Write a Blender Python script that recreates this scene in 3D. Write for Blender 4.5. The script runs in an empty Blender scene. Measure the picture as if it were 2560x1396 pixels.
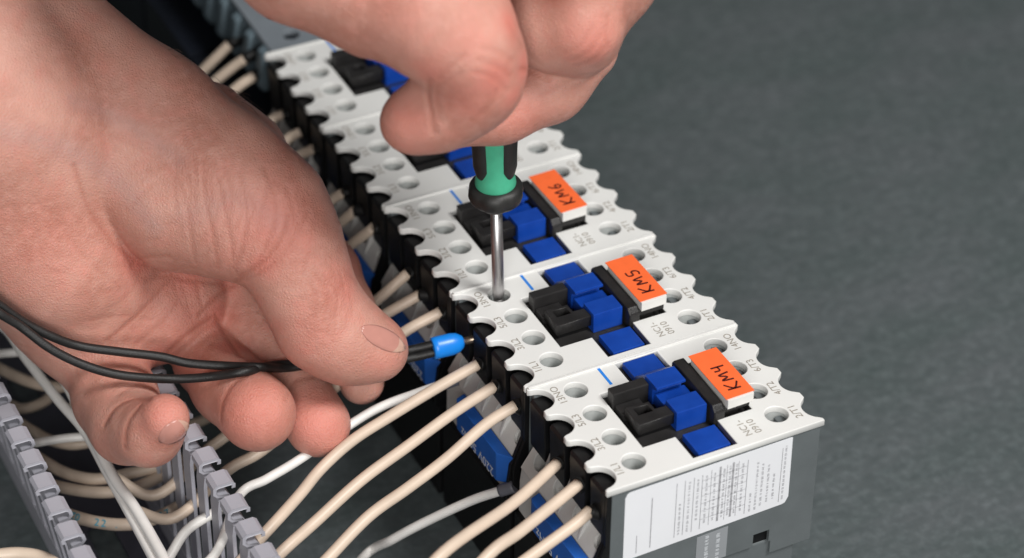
import bpy, bmesh, math, random
import numpy as np
from mathutils import Vector, Matrix
random.seed(4); rng = np.random.default_rng(4)
S = 0.001                                   # everything below is written in millimetres
scn = bpy.context.scene
COL = scn.collection
# ------------------------------------------------------------------ camera
F_PX = 6397.307
CAM = np.array([-234.1816, -410.0495, 422.3064])
RC = np.array([[0.895145648, -0.445701265, 0.008040582],
               [-0.263154112, -0.542905369, -0.797498385],
               [0.359811314, 0.711761297, -0.603267499]])      # rows: right, down, forward
cd = bpy.data.cameras.new('camera'); cam = bpy.data.objects.new('camera', cd); COL.objects.link(cam)
cam.matrix_world = Matrix(((RC[0][0], -RC[1][0], -RC[2][0], CAM[0]*S), (RC[0][1], -RC[1][1], -RC[2][1], CAM[1]*S),
                           (RC[0][2], -RC[1][2], -RC[2][2], CAM[2]*S), (0, 0, 0, 1)))
cd.sensor_width = 36; cd.lens = 36*F_PX/2560; cd.clip_start = .02; cd.clip_end = 50
cd.dof.use_dof = True; cd.dof.focus_distance = .670; cd.dof.aperture_fstop = 10
scn.camera = cam
# ------------------------------------------------------------------ light: studio soft boxes, no sky
w = bpy.data.worlds.new('World'); scn.world = w; w.use_nodes = True
w.node_tree.nodes['Background'].inputs[0].default_value = (.95, .97, 1, 1)
w.node_tree.nodes['Background'].inputs[1].default_value = .065
def softbox(name, pos, target, size, power, col):
    l = bpy.data.lights.new(name, 'AREA'); l.shape = 'SQUARE'; l.size = size; l.energy = power; l.color = col
    o = bpy.data.objects.new(name, l); COL.objects.link(o); o.location = Vector(pos)*S
    o.rotation_euler = (Vector(target)-Vector(pos)).to_track_quat('-Z', 'Y').to_euler()
    return o
softbox('softbox_key', (320, -440, 900), (10, 90, -10), .3, 9.6, (1, .985, .965))
softbox('softbox_fill', (-400, -800, 470), (-20, 90, -10), .42, 7.2, (1, .98, .955))
scn.view_settings.view_transform = 'Standard'; scn.view_settings.look = 'None'
scn.view_settings.exposure = .13; scn.view_settings.gamma = 1
scn.cycles.use_denoising = True
try: scn.cycles.denoiser = 'OPENIMAGEDENOISE'
except Exception: pass
scn.cycles.max_bounces = 8

# ------------------------------------------------------------------ pixel <-> space (a pixel is only a direction)
def ray(px, py): return RC.T @ np.array([(px-1280)/F_PX, (py-698)/F_PX, 1.0])
def U(px, py, x=None, y=None, z=None, d=None):
    r = ray(px, py)
    t = d if d is not None else (x-CAM[0])/r[0] if x is not None else (y-CAM[1])/r[1] if y is not None else (z-CAM[2])/r[2]
    return CAM + r*t

# ------------------------------------------------------------------ materials
def mat(name, col, rough=.5, var=.06, scale=60, bump=.0, bscale=900, metal=0, spec=.5, sss=0, sssr=None, coat=0, col2=None):
    m = bpy.data.materials.new(name); m.use_nodes = True; nt = m.node_tree; b = nt.nodes['Principled BSDF']
    tc = nt.nodes.new('ShaderNodeTexCoord'); n = nt.nodes.new('ShaderNodeTexNoise'); n.inputs['Scale'].default_value = scale
    n.inputs['Detail'].default_value = 6; nt.links.new(tc.outputs['Object'], n.inputs['Vector'])
    r = nt.nodes.new('ShaderNodeValToRGB'); nt.links.new(n.outputs['Fac'], r.inputs[0])
    c2 = col2 or [min(1, c*(1+var)) for c in col]; c1 = [c*(1-var) for c in col]
    r.color_ramp.elements[0].color = (*c1, 1); r.color_ramp.elements[0].position = .3
    r.color_ramp.elements[1].color = (*c2, 1); r.color_ramp.elements[1].position = .7
    nt.links.new(r.outputs[0], b.inputs['Base Color'])
    mr = nt.nodes.new('ShaderNodeMapRange'); mr.inputs['To Min'].default_value = max(0, rough-.07); mr.inputs['To Max'].default_value = rough+.07
    nt.links.new(n.outputs['Fac'], mr.inputs['Value']); nt.links.new(mr.outputs[0], b.inputs['Roughness'])
    b.inputs['Metallic'].default_value = metal; b.inputs['Specular IOR Level'].default_value = spec
    if coat: b.inputs['Coat Weight'].default_value = coat
    if sss:
        b.inputs['Subsurface Weight'].default_value = sss; b.inputs['Subsurface Radius'].default_value = sssr; b.inputs['Subsurface Scale'].default_value = .001
    if bump:
        n2 = nt.nodes.new('ShaderNodeTexNoise'); n2.inputs['Scale'].default_value = bscale; n2.inputs['Detail'].default_value = 3
        nt.links.new(tc.outputs['Object'], n2.inputs['Vector'])
        bp = nt.nodes.new('ShaderNodeBump'); bp.inputs['Strength'].default_value = bump; bp.inputs['Distance'].default_value = .0002
        nt.links.new(n2.outputs['Fac'], bp.inputs['Height']); nt.links.new(bp.outputs[0], b.inputs['Normal'])
    return m
M = dict(
 white=mat('white_plastic', (.735, .735, .715), .42, .02, 70, .10, 2600),
 well=mat('shaded_well_plastic', (.47, .49, .48), .5, .04, 90, .08, 2600),  # grey lowered so the colour carries shade inside the screw wells
 grey=mat('grey_plastic', (.115, .13, .135), .5, .08, 120, .25, 3200),
 greyd=mat('dark_grey_plastic', (.19, .215, .24), .55, .12, 60, .25, 2400),
 navy=mat('navy_plastic', (.006, .008, .014), .5, .3, 40, .15, 2400, spec=.3),
 fin=mat('blue_grey_plastic', (.14, .19, .22), .5, .2, 120, .2, 2400),
 house=mat('housing_plastic', (.53, .52, .50), .5, .05, 90, .1, 2600),
 black=mat('black_plastic', (.021, .020, .020), .42, .3, 120, .35, 4200, spec=.35),
 shroud=mat('shroud_plastic', (.006, .006, .0065), .42, .3, 120, .2, 4200, spec=.25),
 blue=mat('blue_plastic', (.006, .05, .33), .3, .14, 160, .06, 3000, col2=(.008, .06, .37)),
 bluel=mat('blue_label', (.012, .10, .42), .45, .08, 90),
 orange=mat('orange_paper', (.92, .15, .035), .6, .04, 300, .15, 3000),
 tagw=mat('tag_backing', (.72, .71, .68), .5, .05, 120),
 ink=mat('marker_ink', (.07, .008, .006), .5, .2, 800),
 print=mat('grey_print', (.32, .29, .25), .6, .2, 900),
 line=mat('blue_line', (.02, .22, .72), .5, .05, 100),
 paper=mat('label_paper', (.78, .79, .82), .4, .02, 50),
 lprint=mat('label_print', (.36, .36, .38), .6, .25, 1500),
 strip=mat('clear_sticker', (.27, .285, .30), .22, .05, 100),
 wht=mat('white_print', (.62, .65, .68), .5, .1, 900),
 beige=mat('beige_insulation', (.63, .51, .405), .42, .05, 160, .06, 1500),
 wirew=mat('white_insulation', (.76, .74, .71), .42, .06, 140, .06, 1500),
 blackw=mat('black_insulation', (.010, .010, .010), .5, .35, 260, .4, 2500, spec=.45),
 sleeve=mat('black_sleeve', (.008, .008, .008), .5, .2, 200, spec=.3),
 sleeveg=mat('grey_sleeve', (.12, .12, .14), .4, .1, 200),
 ferrule=mat('blue_ferrule', (.008, .21, .72), .34, .06, 120, .04, 1500),
 brass=mat('tinned_copper', (.42, .34, .26), .35, .4, 1500, metal=1),
 steel=mat('steel', (.5, .49, .49), .4, .06, 200, .08, 3000, metal=1),
 steeld=mat('dark_steel', (.24, .235, .23), .38, .2, 400, .15, 3000, metal=1),
 green=mat('green_handle', (.065, .42, .25), .42, .08, 240, .12, 2200),
 grip=mat('black_grip', (.016, .016, .015), .5, .25, 300, .3, 3500),
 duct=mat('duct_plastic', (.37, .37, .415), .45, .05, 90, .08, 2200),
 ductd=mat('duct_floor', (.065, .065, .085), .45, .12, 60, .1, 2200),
 bprint=mat('blue_wire_print', (.05, .36, .5), .6, .2, 900),
 nail=mat('fingernail', (.52, .245, .20), .2, .1, 140, .05, 900, spec=.55),
 nailtip=mat('nail_free_edge', (.58, .36, .28), .3, .08, 200),
 hair=mat('arm_hair', (.05, .03, .02), .5, .3, 100),
)
# table: mottled slate grey, fibre-like streaks along one direction
def table_mat():
    m = bpy.data.materials.new('slate_table'); m.use_nodes = True; nt = m.node_tree; b = nt.nodes['Principled BSDF']
    tc = nt.nodes.new('ShaderNodeTexCoord'); mp = nt.nodes.new('ShaderNodeMapping'); mp.inputs['Rotation'].default_value = (0, 0, math.radians(-12))
    mp.inputs['Scale'].default_value = (1, 2.1, 1); nt.links.new(tc.outputs['Object'], mp.inputs[0])
    def noise(sc, det, src):
        n = nt.nodes.new('ShaderNodeTexNoise'); n.inputs['Scale'].default_value = sc; n.inputs['Detail'].default_value = det; nt.links.new(src, n.inputs['Vector']); return n
    n1 = noise(150, 8, mp.outputs[0]); n2 = noise(22, 5, mp.outputs[0]); n3 = noise(420, 2, tc.outputs['Object'])
    def ramp(n, a, c0, c1, lo=.3, hi=.7):
        r = nt.nodes.new('ShaderNodeValToRGB'); r.color_ramp.elements[0].color = (*c0, 1); r.color_ramp.elements[1].color = (*c1, 1)
        r.color_ramp.elements[0].position = lo; r.color_ramp.elements[1].position = hi; nt.links.new(n.outputs[a], r.inputs[0]); return r
    r1 = ramp(n1, 'Fac', (.080, .096, .098), (.108, .124, .127)); r2 = ramp(n2, 'Fac', (.86, .91, .90), (1.08, 1.05, 1.08)); r3 = ramp(n3, 'Fac', (.92, .92, .92), (1.25, 1.25, 1.25), .45, .8)
    mx = nt.nodes.new('ShaderNodeMix'); mx.data_type = 'RGBA'; mx.blend_type = 'MULTIPLY'; mx.inputs[0].default_value = 1
    nt.links.new(r1.outputs[0], mx.inputs[6]); nt.links.new(r2.outputs[0], mx.inputs[7])
    my = nt.nodes.new('ShaderNodeMix'); my.data_type = 'RGBA'; my.blend_type = 'MULTIPLY'; my.inputs[0].default_value = 1
    nt.links.new(mx.outputs[2], my.inputs[6]); nt.links.new(r3.outputs[0], my.inputs[7]); nt.links.new(my.outputs[2], b.inputs['Base Color'])
    b.inputs['Roughness'].default_value = .6; b.inputs['Specular IOR Level'].default_value = .35
    bp = nt.nodes.new('ShaderNodeBump'); bp.inputs['Strength'].default_value = .4; bp.inputs['Distance'].default_value = .0004
    nt.links.new(n1.outputs['Fac'], bp.inputs['Height']); nt.links.new(bp.outputs[0], b.inputs['Normal'])
    return m
M['table'] = table_mat()

# ------------------------------------------------------------------ mesh helpers
def mesh_obj(name, me, m, parent=None):
    o = bpy.data.objects.new(name, me); COL.objects.link(o)
    if m is not None:
        me.materials.clear(); me.materials.append(M[m] if isinstance(m, str) else m)
    if parent is not None: o.parent = parent
    return o
def from_bm(bm, smooth=False, bevel=0, seg=2, ang=30):
    if bevel:
        bmesh.ops.remove_doubles(bm, verts=bm.verts, dist=1e-4)
        es = [e for e in bm.edges if len(e.link_faces) == 2 and e.calc_face_angle(0) > math.radians(ang)]
        bmesh.ops.bevel(bm, geom=es, offset=bevel, segments=seg, affect='EDGES', profile=.6, clamp_overlap=True)
    bmesh.ops.recalc_face_normals(bm, faces=bm.faces)
    bmesh.ops.scale(bm, vec=(S, S, S), verts=bm.verts)
    me = bpy.data.meshes.new('m'); bm.to_mesh(me); bm.free()
    if smooth: me.shade_smooth()
    return me
def add_box(bm, x0, x1, y0, y1, z0, z1):
    v = [bm.verts.new(p) for p in ((x0, y0, z0), (x1, y0, z0), (x1, y1, z0), (x0, y1, z0), (x0, y0, z1), (x1, y0, z1), (x1, y1, z1), (x0, y1, z1))]
    for f in ((0, 3, 2, 1), (4, 5, 6, 7), (0, 1, 5, 4), (1, 2, 6, 5), (2, 3, 7, 6), (3, 0, 4, 7)): bm.faces.new([v[i] for i in f])
def box(x0, x1, y0, y1, z0, z1, bevel=.3):
    bm = bmesh.new(); add_box(bm, x0, x1, y0, y1, z0, z1); return from_bm(bm, bevel=bevel)
def prism(pts, axis, a, b, bevel=.2):
    """pts 2D polygon, extruded along axis from a to b. axis 'y': pts are (x,z); 'z': (x,y); 'x': (y,z)"""
    bm = bmesh.new()
    f = {'y': lambda p, t: (p[0], t, p[1]), 'z': lambda p, t: (p[0], p[1], t), 'x': lambda p, t: (t, p[0], p[1])}[axis]
    A = [bm.verts.new(f(p, a)) for p in pts]; B = [bm.verts.new(f(p, b)) for p in pts]
    bm.faces.new(A); bm.faces.new(B[::-1])
    for i in range(len(pts)): j = (i+1) % len(pts); bm.faces.new((A[i], B[i], B[j], A[j]))
    bmesh.ops.recalc_face_normals(bm, faces=bm.faces)
    return from_bm(bm, bevel=bevel)
def spline(P, n=12):
    P = np.array(P, float); Q = np.vstack([2*P[0]-P[1], P, 2*P[-1]-P[-2]]); out = []
    for i in range(1, len(Q)-2):
        for t in np.linspace(0, 1, n, endpoint=False):
            a, b, c, d = Q[i-1:i+3]
            out.append(.5*((2*b)+(c-a)*t+(2*a-5*b+4*c-d)*t*t+(3*b-a-3*c+d)*t**3))
    out.append(P[-1]); return np.array(out)
def tube(P, r, seg=14, cap=True):
    """P (n,3) polyline, r radius or list"""
    P = np.array(P, float); n = len(P); r = np.broadcast_to(np.array(r, float), (n,))
    T = np.gradient(P, axis=0); T /= np.linalg.norm(T, axis=1)[:, None]
    N = np.cross(T[0], [0.1, .3, 1]); N /= np.linalg.norm(N); V = []
    for i in range(n):
        N = N-T[i]*(N@T[i]); N /= np.linalg.norm(N); B = np.cross(T[i], N)
        for k in range(seg):
            a = 2*math.pi*k/seg; V.append(P[i]+r[i]*(math.cos(a)*N+math.sin(a)*B))
    Fc = [(i*seg+k, i*seg+(k+1) % seg, (i+1)*seg+(k+1) % seg, (i+1)*seg+k) for i in range(n-1) for k in range(seg)]
    if cap: Fc += [tuple(range(seg))[::-1], tuple((n-1)*seg+k for k in range(seg))]
    me = bpy.data.meshes.new('t'); me.from_pydata([tuple(v*S) for v in V], [], Fc); me.shade_smooth()
    for p in me.polygons[-2:] if cap else []: p.use_smooth = False
    return me
def lathe(prof, seg=32, axis_o=(0, 0, 0), axis=(0, 0, 1), shape=None, smooth=True):
    """prof list of (radius, height); shape(angle, i) optional radius factor"""
    ax = Vector(axis).normalized(); q = Vector((0, 0, 1)).rotation_difference(ax); V = []; Fc = []
    for i, (r, h) in enumerate(prof):
        for k in range(seg):
            a = 2*math.pi*k/seg; rr = r*(shape(a, i) if shape else 1)
            V.append(tuple((Vector(axis_o)+q @ Vector((rr*math.cos(a), rr*math.sin(a), h)))*S))
    n = len(prof)
    Fc = [(i*seg+k, i*seg+(k+1) % seg, (i+1)*seg+(k+1) % seg, (i+1)*seg+k) for i in range(n-1) for k in range(seg)]
    Fc += [tuple(range(seg))[::-1], tuple((n-1)*seg+k for k in range(seg))]
    me = bpy.data.meshes.new('l'); me.from_pydata(V, [], Fc)
    if smooth: me.shade_smooth()
    return me
def curve_plate(loops, z0, z1, bev=.25):
    """flat plate with holes, rounded rim"""
    cu = bpy.data.curves.new('c', 'CURVE'); cu.dimensions = '2D'; cu.fill_mode = 'BOTH'
    for L in loops:
        sp = cu.splines.new('POLY'); sp.points.add(len(L)-1); sp.use_cyclic_u = True
        for p, q in zip(sp.points, L): p.co = (q[0]*S, q[1]*S, 0, 1)
    cu.extrude = ((z1-z0)/2-bev)*S; cu.bevel_depth = bev*S; cu.bevel_resolution = 2; cu.offset = -bev*S
    o = bpy.data.objects.new('c', cu); COL.objects.link(o)
    me = bpy.data.meshes.new_from_object(o.evaluated_get(bpy.context.evaluated_depsgraph_get()))
    bpy.data.objects.remove(o); bpy.data.curves.remove(cu)
    me.transform(Matrix.Translation((0, 0, (z0+z1)/2*S))); return me
def text_mesh(s, size, ext=.02, cx='LEFT'):
    cu = bpy.data.curves.new('t', 'FONT'); cu.body = s; cu.size = size*S; cu.extrude = ext*S; cu.align_x = cx
    cu.resolution_u = 3
    o = bpy.data.objects.new('t', cu); COL.objects.link(o)
    me = bpy.data.meshes.new_from_object(o.evaluated_get(bpy.context.evaluated_depsgraph_get()))
    bpy.data.objects.remove(o); bpy.data.curves.remove(cu); return me
def join_meshes(lst):
    bm = bmesh.new()
    for me in lst: bm.from_mesh(me)
    out = bpy.data.meshes.new('j'); bm.to_mesh(out); bm.free(); return out
def placed(me, right, up, pos):
    r = Vector(right).normalized(); u = Vector(up).normalized(); n = r.cross(u)
    me.transform(Matrix(((r.x, u.x, n.x, pos[0]*S), (r.y, u.y, n.y, pos[1]*S), (r.z, u.z, n.z, pos[2]*S), (0, 0, 0, 1)))); return me
def quads(rects, fn):
    V = []; Fc = []
    for (a0, a1, b0, b1) in rects:
        k = len(V); V += [tuple(np.array(fn(a, b))*S) for a, b in ((a0, b0), (a1, b0), (a1, b1), (a0, b1))]; Fc.append((k, k+1, k+2, k+3))
    me = bpy.data.meshes.new('q'); me.from_pydata(V, [], Fc); return me
def strokes(lines, wd, fn, h=.03):
    """pen strokes: flat ribbons of width wd on a plane fn(a,b)"""
    V = []; Fc = []
    for L in lines:
        L = np.array(L, float); L = spline(L, 4) if len(L) > 2 else L
        T = np.gradient(L, axis=0); T /= np.linalg.norm(T, axis=1)[:, None]; N = np.stack([-T[:, 1], T[:, 0]], 1)*wd/2
        k = len(V)
        for p, n in zip(L, N): V += [tuple(np.array(fn(*(p+n)))*S), tuple(np.array(fn(*(p-n)))*S)]
        Fc += [(k+2*i, k+2*i+1, k+2*i+3, k+2*i+2) for i in range(len(L)-1)]
    me = bpy.data.meshes.new('s'); me.from_pydata(V, [], Fc); return me
def empty(name, loc=(0, 0, 0)):
    o = bpy.data.objects.new(name, None); o.empty_display_size = .01; COL.objects.link(o); o.location = Vector(loc)*S; return o
def tag(o, label, cat, group=None, kind=None):
    if label: o['label'] = label
    if cat: o['category'] = cat
    if group: o['group'] = group
    if kind: o['kind'] = kind
    return o
def copy_tree(o, parent=None):
    c = o.copy(); COL.objects.link(c)
    if parent is not None: c.parent = parent
    for ch in list(o.children): copy_tree(ch, c)
    return c
def boolean_diff(me, cutters):
    a = mesh_obj('a', me, None); 
    b = mesh_obj('b', join_meshes(cutters), None)
    md = a.modifiers.new('b', 'BOOLEAN'); md.object = b; md.operation = 'DIFFERENCE'; md.solver = 'EXACT'
    bpy.context.view_layer.update()
    out = bpy.data.meshes.new_from_object(a.evaluated_get(bpy.context.evaluated_depsgraph_get()))
    bpy.data.objects.remove(a); bpy.data.objects.remove(b); return out

# ================================================================== THE SETTING
TZ = -80.0
tb = mesh_obj('table', box(-900, 900, -700, 1500, TZ-20, TZ, 0), 'table'); tag(tb, None, None, kind='structure')

# ================================================================== CONTACTORS
PW, PL = 63.1, 44.6
HY = [7.35+10.363*i for i in range(4)]; TIP = [0, 11.2, 22.4, 33.6, 44.6]
def arc(cx, cy, r, a0, a1, n=12): return [(cx+r*math.cos(math.radians(a0+(a1-a0)*i/n)), cy+r*math.sin(math.radians(a0+(a1-a0)*i/n))) for i in range(n+1)]
def plate_outline():
    P = [(0.1, 0), (PW-.1, 0)]
    for i in range(4):                              # right edge, going up (+y): shallow scallops
        c = (TIP[i]+TIP[i+1])/2; P += [(PW, TIP[i]+(1.0 if i else .9))] + arc(PW+1.5, c, 4.5, 250, 110, 12)[1:-1] + [(PW, TIP[i+1]-(1.0 if i < 3 else .9))]
    P += [(PW-.1, PL), (.1, PL)]
    for i in reversed(range(4)):                    # left edge, going down: deep scallops
        c = (TIP[i]+TIP[i+1])/2; P += [(0, TIP[i+1]-(.9))] + arc(.7, c, 4.25, 100, -100, 16)[1:-1] + [(0, TIP[i]+.9)]
    return P
def circ(cx, cy, r, n=28): return [(cx+r*math.cos(2*math.pi*k/n), cy+r*math.sin(2*math.pi*k/n)) for k in range(n)]
CROSS = [(16.1, 11), (25.5, 11), (25.5, 1.9), (38.2, 1.9), (38.2, 12), (48.5, 12), (48.5, 34), (38.2, 34), (38.2, 43.4), (25.5, 43.4), (25.5, 34.2), (16.1, 34.2)]
HOLES = [(11.4, y) for y in HY] + [(53.1, y) for y in HY]
def lettering(items):
    L = []
    for s, x, y, sz in items: L.append(placed(text_mesh(s, sz), (0, 1, 0), (-1, 0, 0), (x, y, .05)))
    return join_meshes(L)
def build_contactor():
    c = empty('contactor')
    pl = mesh_obj('front_plate', curve_plate([plate_outline(), CROSS[::-1]]+[circ(x, y, 3.1) for x, y in HOLES], -2.0, 0), 'white', c)
    for t_, x, y, sz in [('1/L1', 7.3, 3.9, 2.9), ('3/L2', 7.3, 14.3, 2.9), ('5/L3', 7.3, 24.7, 2.9), ('13NO', 7.3, 34.6, 2.9), ('2/T1', 58.9, 3.4, 2.9), ('4/T2', 58.9, 13.8, 2.9), ('6/T3', 58.9, 24.2, 2.9), ('14NO', 58.9, 34.2, 2.9)]:
        mesh_obj('terminal_mark', lettering([(t_, x, y, sz)]), 'print', pl)
    mesh_obj('type_mark', lettering([('NC1-\n0910', 43.6, 3.0, 2.8)]), 'print', pl)
    mesh_obj('printed_line', box(20.3, 21.1, 36.3, 43.6, .01, .05, 0), 'line', pl)
    tubem = None
    for x, y in HOLES:
        if tubem is None:
            wl = lathe([(3.2, -1.9), (3.2, -9.0)], 32); scr = lathe([(2.7, -9.0), (2.7, -7.2), (2.3, -6.8), (0.2, -6.75)], 24); tubem = 1
            bm = bmesh.new(); bm.from_mesh(wl); bmesh.ops.delete(bm, geom=[f for f in bm.faces if len(f.verts) > 8 and f.calc_center_median().z > -.005], context='FACES_ONLY'); bm.to_mesh(wl); bm.free()
        o = mesh_obj('screw_well', wl, 'well', c); o.location = (x*S, y*S, 0)
        s_ = mesh_obj('terminal_screw', scr, 'steeld', o)
        mesh_obj('screw_slot', SLOT, 'sleeve', s_)
    rf = mesh_obj('recess_floor', prism(CROSS, 'z', -3.2, -2.06, 0), 'black', c)
    # the white lip that steps up along the far side of the plate
    mesh_obj('plate_lip', box(.4, PW-.4, PL-.9, PL-.1, .003, .45, .15), 'white', c)
    mesh_obj('slider_pad', box(27.5, 36.9, 36.2, 43.0, -2.0, .0, .25), 'blue', c)
    mesh_obj('slider_pad', box(27.4, 36.8, 2.5, 10.9, -2.0, .0, .25), 'blue', c)
    mesh_obj('slider_block', prism([(30.4, 4.9), (36.2, -2), (36.2, 3.2), (31.0, 4.9)], 'x', 27.3, 35.9, .3) if False else prism([(24.4, 4.2), (24.4, 5.0), (30.6, 5.0), (36.0, .6), (36.0, -2.0), (26.5, -2.0), (26.5, 3.2)], 'x', 27.3, 35.9, .25), 'blue', c)
    mesh_obj('slider_block', prism([(14.5, -2.0), (14.7, 4.0), (20.6, 4.0), (20.6, 1.8), (26.3, 1.8), (26.3, -2.0)], 'x', 27.8, 36.6, .25), 'blue', c)
    # black latch to the left of the slider
    bm = bmesh.new(); add_box(bm, 16.7, 27.1, 28.0, 31.3, -2, 4.0); mesh_obj('latch', from_bm(bm, bevel=.35), 'black', c)
    mesh_obj('latch_step', curve_plate([[(17.4, 15.7), (28.0, 15.9), (27.6, 19.7), (24.3, 19.9), (24.3, 23.1), (17.6, 23.4)], [(19.3, 19.4), (19.3, 22.3), (23.4, 22.2), (23.4, 19.4)]], -.4, 3.0, .25), 'black', c)
    mesh_obj('latch_foot', box(18.2, 27.2, 16.6, 23.0, -2, -.45, .15), 'shroud', c)
    mesh_obj('latch_base', box(17.2, 24.2, 23.6, 27.9, -2, .6, .3), 'black', c)
    # tag holder
    mesh_obj('tag_holder', join_meshes([prism([(11.8, -2), (11.8, 2.6), (13.2, 4.2), (33.4, 4.2), (34.2, 3.0), (34.2, -2)], 'x', 37.2, 40.4, .4), box(40.3, 48.3, 12.8, 32.2, .6, 3.0, .3), box(40.3, 46, 14.5, 31, -2, .7, .1)]), 'black', c)
    tg = mesh_obj('name_tag', prism([(40.6, 11.7), (48.3, 11.9), (48.6, 31.9), (40.9, 31.7)], 'z', 3.05, 5.9, .15), 'tagw', c)
    mesh_obj('paper', prism([(40.3, 12.3), (48.7, 12.5), (48.5, 32.0), (40.1, 31.8)], 'z', 5.92, 6.1, 0), 'orange', tg)
    # housing
    side = [(1.7, -2.05), (62.2, -2.05), (62.5, -41.3), (50.0, -41.3), (50.0, -37.0), (49.4, -37.0), (49.4, -32.8), (44.6, -32.8), (44.6, -37.0), (1.7, -37.0)]
    mesh_obj('side_panel', prism(side, 'y', .35, 1.5, .15), 'grey', c)
    mesh_obj('side_panel', prism(side, 'y', 43.1, 44.3, .15), 'grey', c)
    dv = [(0.2, -2.1), (7, -2.1), (7, -40), (-4.1, -40), (-4.1, -34.5), (-3.2, -27.1), (.2, -18.6)]
    mesh_obj('divider', prism([(.3, -2.1), (1.65, -2.1), (1.65, -37), (-3.2, -37), (-2.8, -27.5), (.3, -18.9)], 'y', .4, 1.5, .15), 'shroud', c)
    mesh_obj('divider', prism(dv, 'y', 1.55, 2.7, .15), 'shroud', c)
    mesh_obj('notch_dark_plate', box(44.0, 50.2, 1.6, 2.7, -40.5, -32.2, 0), 'shroud', c)  # black plate added behind the notch to make it show dark
    mesh_obj('body', box(9.0, 58.5, 2.75, 43.05, -60, -9.7, .3), 'grey', c)
    mesh_obj('base', box(1.5, 58.0, 1.2, 43.6, -74, -37.2, .4), 'grey', c)
    mesh_obj('base_front', box(-3.6, 1.4, 1.4, 43.4, -73, -40.1, .5), 'shroud', c)
    # left terminals
    sm = prism([(.9, -18.2), (.5, -3.6), (1.2, -2.8), (7.8, -2.8), (7.8, -18.2)], 'y', -4.3, 4.1, .3)
    for i in range(4):
        yc = (TIP[i]+TIP[i+1])/2
        o = mesh_obj('terminal_shroud', sm, 'shroud', c); o.location = (0, yc*S, 0)
    sm2 = prism([(61.0, -16.5), (61.0, -3.4), (60.4, -2.9), (55.5, -2.9), (55.5, -16.5)], 'y', -3.9, 3.9, .3)
    for i in range(4):
        o = mesh_obj('terminal_shroud', sm2, 'grey', c); o.location = (-1.8*S, (TIP[i]+TIP[i+1])/2*S, 0)
    # light grey terminal housing: shelf, sloping face with screw holes, lip
    mesh_obj('terminal_housing', join_meshes([prism([(8.8, -14.8), (3.2, -16.6), (3.2, -17.8), (8.8, -17.8)], 'y', 2.8, 43.0, .15), prism([(-1.75, -25.2), (-2.3, -29.4), (-2.5, -40), (6, -40), (6, -27.8)], 'y', 2.8, 43.0, .25)]), 'house', c)
    s0 = np.array((3.0, -17.0)); s1 = np.array((-2.1, -25.0)); sl_ = np.linalg.norm(s1-s0); sd_ = (s1-s0)/sl_
    lp = [[(2.8, 0), (43.0, 0), (43.0, sl_), (2.8, sl_)]]+[circ((TIP[i]+TIP[i+1])/2-1.4, 3.9, 2.5, 24) for i in range(4)]
    sm_ = curve_plate(lp, -1.0, 0, .15)
    sm_ = placed(sm_, (0, 1, 0), (sd_[0], 0, sd_[1]), (s0[0], 0, s0[1]))
    mesh_obj('sloping_face', sm_, 'house', c)
    cupm = lathe([(2.6, -.9), (2.6, -5.0)], 24); bm = bmesh.new(); bm.from_mesh(cupm); bmesh.ops.delete(bm, geom=[f for f in bm.faces if len(f.verts) > 8 and f.calc_center_median().z > -.003], context='FACES_ONLY'); bm.to_mesh(cupm); bm.free()
    cupm = placed(cupm, (0, 1, 0), (sd_[0], 0, sd_[1]), (0, 0, 0))
    for i in range(4):
        o = mesh_obj('screw_hole', cupm, 'house', c); o.location = tuple(np.array((s0[0]+sd_[0]*3.9, (TIP[i]+TIP[i+1])/2-1.4, s0[1]+sd_[1]*3.9))*S)
    fm = prism([(6.5, -11.5), (6.5, -19), (-1.9, -25.0), (-1.4, -23.0), (2.0, -14.0)], 'y', -.4, .4, .1)
    for i in range(1, 4):
        o = mesh_obj('rib', fm, 'house', c); o.location = (0, TIP[i]*S, 0)
    # blue coil voltage label on a wedge-ended bar
    cl = mesh_obj('coil_label', prism([(-2.3, 1.8), (-5.6, 5.4), (-5.8, 29), (-5.2, 30.6), (-2.3, 31.6)], 'z', -34.2, -24.6, .3), 'bluel', c)
    mesh_obj('lettering', placed(text_mesh('220V 50Hz', 4.4), (0, 1, 0), (0, 0, -1), (-5.86, 6.4, -30.9)), 'wht', cl)
    return c
SLOT = box(-2.2, 2.2, -.35, .35, -6.9, -6.7, 0)
proto = build_contactor()
HAND = {  # handwriting strokes in (along +y, up = -x) tag coordinates
 'K': [[(0, 0), (.1, 2.6)], [(1.6, 2.7), (.15, 1.2), (1.7, -.1)]],
 'M': [[(0, 0), (.25, 2.2), (.9, .8), (1.7, 2.2), (2.1, .1)]],
 '4': [[(.1, 2.3), (.15, 1.2), (1.3, 1.2)], [(1.2, 2.5), (1.15, -.1)]],
 '5': [[(1.5, 2.5), (.4, 2.4), (.3, 1.4), (1.3, 1.3), (1.4, .5), (.8, 0), (.1, .2)]],
 '6': [[(1.3, 2.5), (.5, 1.7), (.2, .7), (.7, 0), (1.3, .5), (1.0, 1.2), (.3, .9)]]}
def write_on(c, txt):
    tg = [ch for ch in c.children if ch.name.startswith('name_tag')][0]
    L = []; a = 0
    for ch in txt:
        for s_ in HAND[ch]: L.append([(a+p[0], p[1]*1.25) for p in s_])
        a += 2.5 if ch != 'M' else 2.85
    mesh_obj('handwriting', strokes(L, .42, lambda p, q: (46.3-q*1.15, 15.2+p*1.45, 6.14)), 'ink', tg)
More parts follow.
